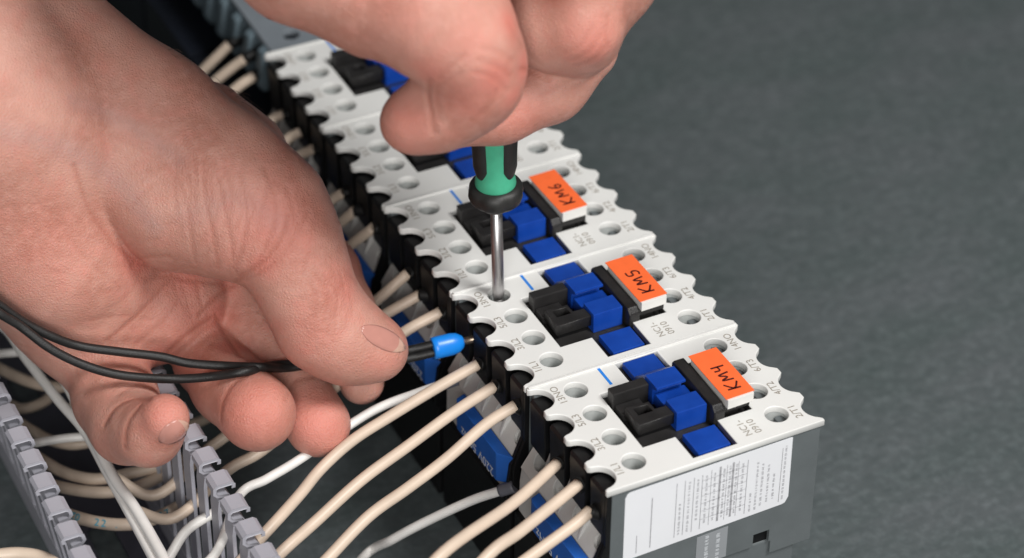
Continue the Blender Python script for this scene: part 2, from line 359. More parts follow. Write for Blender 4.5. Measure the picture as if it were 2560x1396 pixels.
places = [(0, 'KM4', 'white contactor with orange tag reading KM4, its grey side and rating label open to view'),
          (45, 'KM5', 'white contactor with orange tag reading KM5, screwdriver tip in its corner terminal'),
          (90, 'KM6', 'white contactor with orange tag reading KM6, behind the screwdriver shaft'),
          (135, None, 'white contactor between the KM6 contactor and the last white one, under the gripping hand'),
          (180, None, 'last white contactor of the row, touching the dark grey block')]
cons = []
for i, (y, t, lab) in enumerate(places):
    c = proto if i == 0 else copy_tree(proto)
    c.location = (random.uniform(-.12, .12)*S if i else 0, y*S, 0); tag(c, lab, 'contactor', 'white contactors in a row'); cons.append(c)
for (y, t, lab), c in zip(places, cons):
    [ch for ch in c.children if ch.name.startswith('name_tag')][0].rotation_euler.z = math.radians(random.uniform(-.7, .5))
    if t: write_on(c, t)
# rating label, sticker strip on the open side of the first contactor
k0 = cons[0]; fy = lambda y: (lambda a, b: (a, y, b))
rl_pts = [(5.4, -4.6)]+[(6.0, -3.4), (6.8, -3.0), (53.2, -2.5), (53.9, -2.6), (54.2, -22.8), (53.3, -24.6), (52.3, -24.9), (7.0, -25.9), (5.8, -25.6), (5.5, -24.8)]
rl = mesh_obj('rating_label', prism(rl_pts, 'y', .22, .33, 0), 'paper', k0)
R_ = []
def vline(x, z0, z1, wd=.16): R_.append((x-wd/2, x+wd/2, z0, z1))
vline(9.2, -24.5, -18.5, .22); vline(13.2, -24.2, -7.2, .28)
for x in (20.2, 22.6, 25.2, 27.6, 40.9, 51.2): vline(x, -23.6, -5.2, .2)
for x in (30.2, 34.8, 38.2): vline(x, -23.2, -4.6, .16)
for x in (32.8, 36.6): vline(x, -22.9, -4.4, .6)
for j, z in enumerate((-7.2, -9.8, -12.4, -15.0, -17.6, -20.4)): R_.append((27.6, 40.9, z-.06, z+.06))
def words(x, z0, z1, h):
    z = z0
    while z < z1-.4:
        L = min(random.uniform(.35, 1.6), z1-z); 
        zz = z
        while zz < z+L-.15: R_.append((x-h/2*random.uniform(.6, 1), x+h/2*random.uniform(.5, 1), zz, zz+.2)); zz += .36
        z += L+.42
for x, a, b in ((21.4, -23.0, -12), (23.9, -23, -6), (26.4, -20, -6), (28.9, -22, -5.5), (31.3, -22, -5), (34.0, -22, -5), (35.7, -22, -5), (37.6, -22, -5), (39.5, -22, -5), (42.4, -23.4, -17), (44.0, -23.4, -7), (45.6, -22.6, -8.2), (47.4, -22, -9.0), (49.2, -21.6, -12.4), (52.2, -23, -4.6)):
    words(x, a, b, .75)
mesh_obj('label_print', quads(R_, fy(.17)), 'lprint', rl)
st = mesh_obj('sticker_strip', prism([(27.2, -26.6), (36.4, -26.2), (36.4, -36.8), (27.2, -36.8)], 'y', .24, .33, 0), 'strip', k0)
R_ = []
for x in (30.2, 33.6): words(x, -36.4, -26.8, 1.3)
mesh_obj('strip_print', quads(R_, fy(.2)), 'wht', st)
# dark grey device block beyond the white contactors
for k in range(5):
    y0 = 225.4+45*k
    g = empty('relay_block', (0, y0, 0))
    loops = [[(3.6, 0), (PW, 0), (PW, 44.4), (3.6, 44.4)]]+[circ(12.5, 8+14*j, 2.7) for j in range(3)]
    mesh_obj('front_plate', curve_plate(loops, -3.0, -1.0), 'greyd', g)
    mesh_obj('body', box(8, 60, .2, 44.2, -74, -3.3, .4), 'navy', g)
    mesh_obj('foot', box(-9, 8, .4, 44.0, -74, -24, .8), 'navy', g)
    fmesh = prism([(3.2, -2.2), (1.2, -3.4), (-.6, -14.5), (1.0, -17), (8, -17), (8, -2.2)], 'y', -2.0, 2.0, .5)
    for j in range(4):
        o = mesh_obj('terminal_fin', fmesh, 'fin', g); o.location = (0, (6.2+11.1*j)*S, 0)
    lab = ['dark grey relay block touching the last white contactor', 'second dark grey relay block from the last white contactor', 'third dark grey relay block from the last white contactor', 'fourth dark grey relay block from the last white contactor', 'dark grey relay block at the far end of the row'][k]
    tag(g, lab, 'relay', 'dark grey relay blocks')
# steel rail under the row
rail = mesh_obj('mounting_rail', join_meshes([box(14, 50, -30, 452, -79.9, -78.6, .2), box(14, 15.4, -30, 452, -78.5, -74.2, .2), box(48.6, 50, -30, 452, -78.5, -74.2, .2)]), 'steeld')
tag(rail, 'steel mounting rail running under the row of contactors', 'rail')

# ================================================================== CABLE DUCT
duct = empty('cable_duct', (-97, 90, TZ)); DL = (-97*S, -90*S, -TZ*S)
def dpart(name, me, m, y=0):
    o = mesh_obj(name, me, m, duct); o.location = (97*S, (y-90)*S, -TZ*S); return o
ftz = TZ+.3
fl_loops = [[(-108.9, -60), (-79.2, -60), (-79.2, 330), (-108.9, 330)]]
for yy in (-20, 50, 118, 193, 262):
    fl_loops.append([(-95+a, yy+b) for a, b in arc(0, 6.5, 3.8, 0, 180, 10)+arc(0, -6.5, 3.8, 180, 360, 10)])
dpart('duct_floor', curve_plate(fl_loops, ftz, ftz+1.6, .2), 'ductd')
def slat_mesh(sgn, lean=0):
    # S-hooked top: outer lip, web, then the wall. x measured towards the outside of the duct
    c_ = [(4.4, -22.0), (4.5, -20.9), (3.9, -20.4), (.2, -20.4), (-.6, -21.0), (-.7, -22.6), (.1, -23.5), (2.6, -23.9), (3.0, -24.5), (2.4, -25.2), (.6, -25.9), (.2, -29), (.2, -71.5)]
    c_ = np.array(c_); T = np.gradient(c_, axis=0); T /= np.linalg.norm(T, axis=1)[:, None]; N = np.stack([-T[:, 1], T[:, 0]], 1)*.42
    poly = [tuple(p) for p in (c_+N)]+[tuple(p) for p in (c_-N)[::-1]]
    poly = [(sgn*(p[0]+lean*(p[1]+71.5)), p[1]) for p in poly]
    bm = bmesh.new()
    n = len(c_)
    V = {}
    for t, yy in enumerate((-2.8, 2.8)):
        for i, p in enumerate(poly): V[t, i] = bm.verts.new((p[0], yy, p[1]))
    for i in range(n-1):
        a, b, c2, d = i, i+1, 2*n-2-i, 2*n-1-i
        for t in (0, 1): bm.faces.new([V[t, k] for k in ((a, b, c2, d) if t else (d, c2, b, a))])
    m_ = 2*n
    for i in range(m_): j = (i+1) % m_; bm.faces.new((V[0, i], V[1, i], V[1, j], V[0, j]))
    return from_bm(bm, bevel=.14, seg=1, ang=50)
for sgn, xw, off, lean in ((1, -78.6, 47.7, 0), (-1, -109.6, 56.6, .13)):
    wm = slat_mesh(sgn, lean)
    dpart('side_wall', prism([(xw-sgn*.4, ftz), (xw+sgn*.9, ftz), (xw+sgn*.9, -71.4), (xw-sgn*.4, -71.4)], 'y', -60, 330, .1), 'duct')
    for k in range(-9, 28):
        y = off-10.27+10.27*k
        if y < -58 or y > 326: continue
        o = mesh_obj('slat', wm, 'duct', duct); o.location = ((97+xw)*S, (y-90)*S, -TZ*S)
tag(duct, 'open slotted grey plastic cable duct with wires lying inside', 'cable duct')

# ================================================================== WIRES
def wire(px, x0, x1, r, m, label, group, z=None, extra=None, seg=14, pre=None, cat='wire'):
    """px: pixel path; its plane x runs from x0 to x1 along the path (or lies at height z)"""
    px = np.array(px, float); Lc = np.r_[0, np.cumsum(np.linalg.norm(np.diff(px, axis=0), axis=1))]; f = Lc/Lc[-1]
    if z is None: P = [U(p[0], p[1], x=x0+(x1-x0)*t) for p, t in zip(px, f)]
    else:
        zz = z if isinstance(z, (tuple, list)) else (z, z)
        P = [U(p[0], p[1], z=zz[0]+(zz[1]-zz[0])*t) for p, t in zip(px, f)]
    if pre is not None: P = list(pre)+P
    if extra is not None: P = P+list(extra)
    Q = spline(P, 10)
    o = mesh_obj('wire', tube(Q, r, seg), m); tag(o, label, cat, group); return o, Q
def sleeve(o, P, Q, r, m, name='sleeve'):
    return mesh_obj(name, tube(spline([P, (np.array(P)+np.array(Q))/2, Q], 3), r, 14), m, o)
GB = 'beige control wires running to the duct'
def term(con, i): return np.array([3.0, con*45+(TIP[i]+TIP[i+1])/2, -13.4])
NM = {0: '1/L1', 1: '3/L2', 2: '5/L3'}
paths = {
 (0, 2): ([(1392, 1160), (1330, 1218), (1270, 1268), (1094, 1396)], -.5, -44),
 (0, 1): ([(1446, 1211), (1390, 1257), (1300, 1329), (1213, 1396)], -.5, -33),
 (0, 0): ([(1476, 1277), (1430, 1316), (1320, 1396)], -.5, -20),
 (1, 2): ([(1195, 911), (1097, 967), (980, 1038), (882, 1101), (804, 1171), (746, 1241), (660, 1336)], -.5, -70),
 (1, 1): ([(1237, 966), (1137, 1030), (1019, 1116), (902, 1202), (785, 1308), (699, 1386)], -.5, -70),
 (1, 0): ([(1289, 1014), (1215, 1061), (1117, 1147), (1019, 1221), (921, 1292), (820, 1396)], -.5, -60),
 (2, 2): ([(1020, 683), (915, 775), (780, 890), (480, 1062)], -.5, -62),
 (2, 1): ([(1050, 737), (940, 803), (800, 915), (560, 1094), (522, 1122)], -.5, -67),
 (2, 0): ([(1102, 780), (1000, 838), (860, 950), (667, 1118), (570, 1176)], -.5, -67),
 (3, 2): ([(857, 483), (820, 508), (740, 590)], -.5, -16),
 (3, 1): ([(888, 526), (826, 582), (740, 680)], -.5, -18),
 (3, 0): ([(934, 570), (851, 636), (760, 740)], -.5, -20),
 (4, 2): ([(709, 285), (675, 305), (600, 380)], -.5, -16),
 (4, 1): ([(752, 330), (715, 352), (640, 430)], -.5, -16),
 (4, 0): ([(785, 372), (735, 400), (660, 480)], -.5, -16),
}
for (con, i), (px, x0, x1) in paths.items():
    t = term(con, i)
    who = {0: 'contactor tagged KM4', 1: 'contactor tagged KM5', 2: 'contactor tagged KM6', 3: 'contactor next behind KM6', 4: 'last white contactor'}[con]
    pa = np.array(px, float); Lc = np.r_[0, np.cumsum(np.linalg.norm(np.diff(pa, axis=0), axis=1))]; fr = Lc[-2]/Lc[-1]
    e = U(px[-1][0], px[-1][1], x=x1); prev = U(px[-2][0], px[-2][1], x=x0+(x1-x0)*fr); dv_ = (e-prev)/np.linalg.norm(e-prev)
    ends = []
    if x1 > -66:
        p_ = e+dv_*((-73-e[0])/dv_[0]); p_[2] = np.clip(p_[2], -40, -27); ends = [e+(p_-e)*.5, p_]
    l_ = ends[-1] if ends else e
    ends += [np.array([-84, l_[1]-3, l_[2]-8]), np.array([-94, l_[1]+5, -46])]
    o, Q = wire(px, x0, x1, 1.58, 'beige', 'beige wire in terminal %s of the %s' % (NM[i], who), GB, extra=ends)
    sl = sleeve(o, Q[0]-(t-Q[0])*.05, t, 1.85, 'sleeve')
GW = 'white coil wires'
o, Q = wire([(1252, 1227), (1176, 1253), (1058, 1308), (980, 1350), (906, 1396)], -5.5, -38, 1.32, 'wirew', 'white wire in the coil terminal of the contactor tagged KM5', GW, extra=[(-72, 20, -34), (-90, 16, -46)])
sleeve(o, Q[1]+(Q[0]-Q[3])*.25, Q[0]+(Q[0]-Q[3])*1.6, 1.75, 'sleeveg')
o, Q = wire([(1110, 960), (1039, 985), (961, 1014), (890, 1053), (746, 1151), (667, 1198), (597, 1241)], -8, -70, 1.3, 'wirew', 'white wire in the coil terminal of the contactor tagged KM6', GW, extra=[(-84, 56, -34), (-96, 62, -46)])
sleeve(o, Q[1]+(Q[0]-Q[3])*.25, Q[0]+(Q[0]-Q[3])*1.6, 1.75, 'sleeveg')
# wires from the grey blocks, seen above the wrist
for k, (px, lab) in enumerate((([(573, 113), (545, 140), (488, 197), (430, 260)], 'beige wire at the fin of the grey relay block farthest from the hands'),
                               ([(611, 149), (580, 170), (524, 217), (470, 280)], 'beige wire at the middle fin of the grey relay block'),
                               ([(633, 193), (605, 210), (573, 237), (520, 290)], 'beige wire at the grey relay block fin beside the last white contactor'))):
    o, Q = wire(px, -1.5, -22, 1.65, 'beige', lab, 'beige wires of the grey relay block', extra=[(-55, 205-12*k, -36)])
    sleeve(o, Q[0], Q[0]+np.array([7.0, 1.5, 1.0]), 1.9, 'sleeve')
# wires lying in the duct
GD = 'wires lying in the duct'
wire([(86, 1138), (105, 1150), (160, 1181), (231, 1198), (302, 1189), (409, 1163), (450, 1140)], 0, 0, 1.7, 'beige', 'beige wire curving across the duct below the little finger', GD, z=-56)
wire([(118, 1208), (142, 1216), (213, 1229), (284, 1230), (355, 1213), (426, 1177), (470, 1150)], 0, 0, 1.7, 'beige', 'beige wire lying just beside the one under the little finger', GD, z=-58)
oC, QC = wire([(128, 1270), (170, 1286), (231, 1304), (302, 1312), (373, 1302), (462, 1259), (510, 1228)], 0, 0, 1.75, 'beige', 'beige wire with blue printing curving across the duct', GD, z=-57)
wire([(-40, 800), (14, 823), (64, 895), (142, 996), (213, 1080), (270, 1184), (320, 1275), (384, 1396), (420, 1470)], 0, 0, 1.45, 'wirew', 'white wire running straight along the duct nearer its outer wall', GD, z=(-34, -36))
wire([(-60, 785), (0, 803), (57, 837), (92, 869), (128, 908), (172, 971), (228, 1085), (285, 1195), (340, 1275), (409, 1396), (440, 1460)], 0, 0, 1.5, 'wirew', 'white wire running along the duct closest to the hand', GD, z=(-32, -34))
wire([(50, 1118), (85, 1109), (142, 1099), (185, 1094), (232, 1092), (300, 1096)], 0, 0, 1.25, 'wirew', 'short white wire crossing the duct under the long white wires', GD, z=-42)
wire([(395, 1440), (423, 1394), (458, 1337), (494, 1306), (560, 1270)], 0, 0, 1.4, 'wirew', 'white wire leaving the duct through a slot near its bottom', GD, z=(-48, -38))
wire([(-30, 905), (0, 922), (71, 954), (142, 968), (200, 960)], 0, 0, 1.7, 'beige', 'beige wire curving under the heel of the hand', GD, z=-52)
wire([(20, 1010), (53, 1022), (90, 1014), (124, 994), (150, 960)], 0, 0, 1.6, 'beige', 'dim beige wire loop low in the duct beside a floor hole', GD, z=-66)
wire([(-40, 890), (0, 885), (46, 881), (92, 878), (150, 880)], 0, 0, 1.3, 'wirew', 'white wire crossing the duct under the heel of the hand', GD, z=-42)
wire([(20, 1040), (53, 1060), (90, 1082), (124, 1100), (180, 1112), (240, 1104)], 0, 0, 1.6, 'beige', 'dim beige wire beneath the short white crossing wire', GD, z=-60)
wire([(-60, 1400), (0, 1388), (53, 1385), (110, 1396), (170, 1430)], 0, 0, 1.75, 'beige', 'beige wire outside the duct along its outer wall', GD, z=-30)
# blue print along one wire
def wire_print(o, Q, s, i0, step, r, size):
    L = []
    tocam = lambda p: (CAM-p)/np.linalg.norm(CAM-p)
    seglen = np.r_[0, np.cumsum(np.linalg.norm(np.diff(Q, axis=0), axis=1))]
    d = i0
    for ch in s:
        if ch != ' ':
            p = np.array([np.interp(d, seglen, Q[:, k]) for k in range(3)]); p2 = np.array([np.interp(d+.5, seglen, Q[:, k]) for k in range(3)])
            t = (p2-p)/np.linalg.norm(p2-p); n = tocam(p); n = n-t*(n@t); n /= np.linalg.norm(n); up = np.cross(n, t)
            L.append(placed(text_mesh(ch, size, .12), t, up, p+n*(r+.02)-up*size*.33))
        d += step
    mesh_obj('wire_print', join_meshes(L), 'bprint', o)
wire_print(oC, QC, 'BZ0  22 . 1 0207  N N0MBR', 5, 1.9, 1.75, 2.9)
# ================================================================== SCREWDRIVER
sd = empty('screwdriver', (11.4, 83.4, 0)); 
TIPP = np.array([11.4, 83.4, -7.3]); TOP = U(1236, 350, y=82.6); AX = (TOP-TIPP)/np.linalg.norm(TOP-TIPP)
def at_h(h): return TIPP+AX*h
def sdpart(name, me, m, parent=sd):
    o = mesh_obj(name, me, m, parent)
    if parent is sd: o.location = tuple(-np.array([11.4, 83.4, 0])*S)
    return o
hc = np.linalg.norm(U(1239, 508, y=83)-TIPP)            # height of the collar's lower face
sdpart('shaft', lathe([(1.35, 6.4), (1.62, 7.6), (1.62, hc+2)], 28, TIPP, AX), 'steel')
blade = lathe([(1.1, 0.2), (1.35, 4.5), (1.37, 6.5)], 28, TIPP, AX)
sdpart('blade', blade, 'steeld')
hexf = lambda a, i: 1-.075*(1-abs(math.cos(3*a))**.7) if 1 <= i <= 5 else 1
sdpart('collar', lathe([(3.2, hc-.6), (5.5, hc+.3), (7.0, hc+1.9), (7.55, hc+3.6), (7.4, hc+5.0), (6.7, hc+6.2), (5.2, hc+6.6)], 48, TIPP, AX, hexf), 'grip')
core = [(5.3, hc+6.0), (5.5, hc+7.0), (5.2, hc+8.8), (4.75, hc+11.5), (4.8, hc+16), (5.4, hc+27), (5.9, hc+36), (6.0, hc+46), (5.4, hc+54), (3, hc+57)]
sdpart('handle', lathe(core, 40, TIPP, AX), 'green')
# two black grip panels flanking the green spine that faces the camera
tocam = CAM-at_h(hc+20); tocam -= AX*(tocam@AX); tocam /= np.linalg.norm(tocam); sidev = np.cross(AX, tocam)
for sg in (-1, 1):
    V = []; Fc = []; nh, na = 16, 14
    for i in range(nh):
        h = hc+10.0+i*2.7; rr = np.interp(h, [c[1] for c in core], [c[0] for c in core])
        op = 14+30*max(0, 1-(i/4.0))*.35+4        # opening angle narrows at the pointed lower end
        half = 57*min(1, ((i+.5)/1.1)**.5)
        for j in range(na+1):
            a = math.radians(78+(-half+2*half*j/na)*.92)*sg
            edge = 1-abs(2*j/na-1)**6
            lift = 1.2*edge*min(1, (i+.3)/1.2) if i < nh-1 else 0
            V.append(tuple((at_h(h)+(tocam*math.cos(a)+sidev*math.sin(a))*(rr-.15+lift))*S))
    Fc = [(i*(na+1)+j, i*(na+1)+j+1, (i+1)*(na+1)+j+1, (i+1)*(na+1)+j) for i in range(nh-1) for j in range(na)]
    me = bpy.data.meshes.new('g'); me.from_pydata(V, [], Fc); me.shade_smooth(); sdpart('grip_panel', me, 'grip')
tag(sd, 'small screwdriver with green and black handle standing in a contactor terminal', 'screwdriver')

# ================================================================== HANDS (signed distance field -> one closed skin)
class Field:
    """camera-aligned grid in mm; primitives blended smoothly"""
    def __init__(s, lo, hi, h):
        s.lo = np.array(lo, float); s.h = h; s.n = np.ceil((np.array(hi)-s.lo)/h).astype(int)+1
        s.D = np.full(s.n, 30., np.float32)
    def ax(s, i, a, b): return (s.lo[i]+s.h*np.arange(a, b)).astype(np.float32)
    def sub(s, p, q):
        a = np.clip(np.floor((p-s.lo)/s.h).astype(int), 0, s.n); b = np.clip(np.ceil((q-s.lo)/s.h).astype(int)+1, 0, s.n)
        return a, b
    def cone(s, A, ra, B, rb, m=17):
        A = np.array(A, float); B = np.array(B, float); r = max(ra, rb)+m
        a, b = s.sub(np.minimum(A, B)-r, np.maximum(A, B)+r)
        if (b <= a).any(): return None, None
        X = s.ax(0, a[0], b[0])[:, None, None]; Y = s.ax(1, a[1], b[1])[None, :, None]; Z = s.ax(2, a[2], b[2])[None, None, :]
        d = B-A; L2 = max(float(d@d), 1e-6)
        t = np.clip(((X-A[0])*d[0]+(Y-A[1])*d[1]+(Z-A[2])*d[2])/L2, 0, 1)
        dist = np.sqrt((X-A[0]-t*d[0])**2+(Y-A[1]-t*d[1])**2+(Z-A[2]-t*d[2])**2)-(ra+(rb-ra)*t)
        return (slice(a[0], b[0]), slice(a[1], b[1]), slice(a[2], b[2])), dist
    @staticmethod
    def smin(a, b, k):
        h = np.maximum(k-np.abs(a-b), 0)/k; return np.minimum(a, b)-h*h*k*.25
    def add(s, A, ra, B, rb, k):
        sl, d = s.cone(A, ra, B, rb)
        if sl is not None: s.D[sl] = s.smin(s.D[sl], d, k)
    def chain(s, pts, k):
        for p, q in zip(pts[:-1], pts[1:]): s.add(p[0], p[1], q[0], q[1], k)
    def group(s, chains, k_in, k_out):
        old = s.D; s.D = np.full(s.n, 30., np.float32)
        for c in chains: s.chain(c, k_in)
        s.D = s.smin(old, s.D, k_out)
    def carve(s, A, ra, B, rb, k):
        sl, d = s.cone(A, ra, B, rb, 4)
        if sl is not None: s.D[sl] = -s.smin(-s.D[sl], d, k)
    def surf(s, px, py):
        """first skin depth along a pixel's ray (camera depth, mm)"""
        w0 = s.lo[2]; w = np.arange(w0, s.lo[2]+s.h*(s.n[2]-1), .25)
        u = (px-1280)/F_PX*w; v = (py-698)/F_PX*w
        i = (u-s.lo[0])/s.h; j = (v-s.lo[1])/s.h; k = (w-s.lo[2])/s.h
        ok = (i >= 0) & (i < s.n[0]-1) & (j >= 0) & (j < s.n[1]-1) & (k < s.n[2]-1)
        i0 = np.clip(i.astype(int), 0, s.n[0]-2); j0 = np.clip(j.astype(int), 0, s.n[1]-2); k0 = np.clip(k.astype(int), 0, s.n[2]-2)
        fi, fj, fk = i-i0, j-j0, k-k0; D = s.D; val = 0
        for a in (0, 1):
            for b in (0, 1):
                for c in (0, 1):
                    val = val+D[i0+a, j0+b, k0+c]*(fi if a else 1-fi)*(fj if b else 1-fj)*(fk if c else 1-fk)
        hit = np.where(ok & (val < 0))[0]
        return w[hit[0]] if len(hit) else None
    def mesh(s):
        D = s.D.copy(); D[0] = D[-1] = 1; D[:, 0] = D[:, -1] = 1; D[:, :, 0] = D[:, :, -1] = 1
        g = D < 0; n = s.n
        C8 = [g[i:n[0]-1+i, j:n[1]-1+j, k:n[2]-1+k] for i in (0, 1) for j in (0, 1) for k in (0, 1)]
        cnt = np.zeros(C8[0].shape, np.uint8)
        for c in C8: cnt += c
        mask = (cnt > 0) & (cnt < 8); cell = np.argwhere(mask); idx = np.full(mask.shape, -1, np.int32); idx[mask] = np.arange(len(cell))
        offs = np.array([(i, j, k) for i in (0, 1) for j in (0, 1) for k in (0, 1)])
        val = np.stack([D[cell[:, 0]+o[0], cell[:, 1]+o[1], cell[:, 2]+o[2]] for o in offs], 1)
        acc = np.zeros((len(cell), 3)); num = np.zeros(len(cell))
        for a in range(8):
            for b in range(a+1, 8):
                if np.abs(offs[a]-offs[b]).sum() != 1: continue
                x = (val[:, a] < 0) != (val[:, b] < 0); t = val[:, a]/np.where(x, val[:, a]-val[:, b], 1)
                acc += np.where(x[:, None], offs[a]+t[:, None]*(offs[b]-offs[a]), 0); num += x
        V = s.lo+s.h*(cell+acc/num[:, None]); Fq = []
        for ax in range(3):
            o1 = [slice(1, -1)]*3; o1[ax] = slice(0, -1); o2 = list(o1); o2[ax] = slice(1, None)
            g1 = g[tuple(o1)]; g2 = g[tuple(o2)]; e = np.argwhere(g1 != g2); inside = g1[tuple(e.T)]
            e = e+1; e[:, ax] -= 1; b, c = [(1, 2), (2, 0), (0, 1)][ax]
            def cidx(db, dc): q = e.copy(); q[:, b] -= db; q[:, c] -= dc; return idx[q[:, 0], q[:, 1], q[:, 2]]
            Q = np.stack([cidx(1, 1), cidx(0, 1), cidx(0, 0), cidx(1, 0)], 1); Q[~inside] = Q[~inside][:, ::-1]; Fq.append(Q)
        Fq = np.vstack(Fq)
        # light Laplacian smoothing
        for it in range(2):
            A = np.zeros_like(V); k = np.zeros(len(V))
            for a in range(4):
                i, j = Fq[:, a], Fq[:, (a+1) % 4]; np.add.at(A, i, V[j]); np.add.at(k, i, 1); np.add.at(A, j, V[i]); np.add.at(k, j, 1)
            V = V*.5+.5*A/k[:, None]
        return V, Fq
def cs(px, py, d): return np.array([(px-1280)/F_PX*d, (py-698)/F_PX*d, d])
def B(px, py, d, rpx): return (cs(px, py, d), rpx*d/F_PX)
def to_world(V): return CAM+V@RC
def skin_mat():
    m = bpy.data.materials.new('skin'); m.use_nodes = True; nt = m.node_tree; b = nt.nodes['Principled BSDF']; L = nt.links.new
    tc = nt.nodes.new('ShaderNodeTexCoord'); at = nt.nodes.new('ShaderNodeAttribute'); at.attribute_name = 'tone'
    def noise(sc, det, rough=.5):
        n = nt.nodes.new('ShaderNodeTexNoise'); n.inputs['Scale'].default_value = sc; n.inputs['Detail'].default_value = det; n.inputs['Roughness'].default_value = rough
        L(tc.outputs['Object'], n.inputs['Vector']); return n
    n1 = noise(55, 5); n2 = noise(420, 4, .6)
    sep = nt.nodes.new('ShaderNodeSeparateColor'); L(at.outputs['Color'], sep.inputs[0])
    def mix(fac, c0, c1):
        x = nt.nodes.new('ShaderNodeMix'); x.data_type = 'RGBA'
        for s_, i in ((fac, 0), (c0, 6), (c1, 7)):
            if isinstance(s_, (int, float, tuple)): x.inputs[i].default_value = s_ if not isinstance(s_, tuple) else (*s_, 1)
            else: L(s_, x.inputs[i])
        return x.outputs[2]
    def ramp(src, a, b_):
        r = nt.nodes.new('ShaderNodeMapRange'); r.inputs['From Min'].default_value = a; r.inputs['From Max'].default_value = b_; L(src, r.inputs['Value']); return r.outputs[0]
    base = mix(ramp(n1.outputs['Fac'], .35, .65), (.47, .21, .158), (.60, .315, .25))
    base = mix(ramp(n2.outputs['Fac'], .45, .95), base, (.63, .35, .285))
    n5 = noise(210, 3, .55); base = mix(ramp(n5.outputs['Fac'], .5, .95), base, (.58, .22, .17))
    base = mix(sep.outputs[0], base, (.64, .205, .16))             # blood under thin skin, also crease depth put into the colour
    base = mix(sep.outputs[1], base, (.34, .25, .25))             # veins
    base = mix(sep.outputs[2], base, (.36, .115, .075))             # fold lines, crease shade put into the colour
    L(base, b.inputs['Base Color'])
    b.inputs['Roughness'].default_value = .44; b.inputs['Specular IOR Level'].default_value = .42
    b.inputs['Subsurface Weight'].default_value = .25; b.inputs['Subsurface Radius'].default_value = (2.6, .9, .5); b.inputs['Subsurface Scale'].default_value = .001
    v = nt.nodes.new('ShaderNodeTexVoronoi'); v.inputs['Scale'].default_value = 1150; v.feature = 'DISTANCE_TO_EDGE'; L(tc.outputs['Object'], v.inputs['Vector'])
    n3 = noise(1500, 6, .7); n4 = noise(170, 3)
    def math_(op, a, b_):
        x = nt.nodes.new('ShaderNodeMath'); x.operation = op
        for s_, i in ((a, 0), (b_, 1)):
            if isinstance(s_, (int, float)): x.inputs[i].default_value = s_
            else: L(s_, x.inputs[i])
        return x.outputs[0]
    hgt = math_('ADD', math_('MULTIPLY', v.outputs['Distance'], .95), math_('ADD', math_('MULTIPLY', n3.outputs['Fac'], 1.0), math_('ADD', math_('MULTIPLY', n4.outputs['Fac'], 1.1), math_('MULTIPLY', at.outputs['Alpha'], 3.2))))
    bp = nt.nodes.new('ShaderNodeBump'); rr_ = nt.nodes.new('ShaderNodeMapRange'); rr_.inputs['To Min'].default_value = .36; rr_.inputs['To Max'].default_value = .56; L(n3.outputs['Fac'], rr_.inputs['Value']); L(rr_.outputs[0], b.inputs['Roughness'])
    bp.inputs['Strength'].default_value = .6; bp.inputs['Distance'].default_value = .0004
    L(hgt, bp.inputs['Height']); L(bp.outputs[0], b.inputs['Normal'])
    return m
M['skin'] = skin_mat()
def seg_dist(P, A, B_):
    d = B_-A; t = np.clip(((P-A)@d)/max(d@d, 1e-9), 0, 1); return np.linalg.norm(P-A-t[:, None]*d, axis=1)
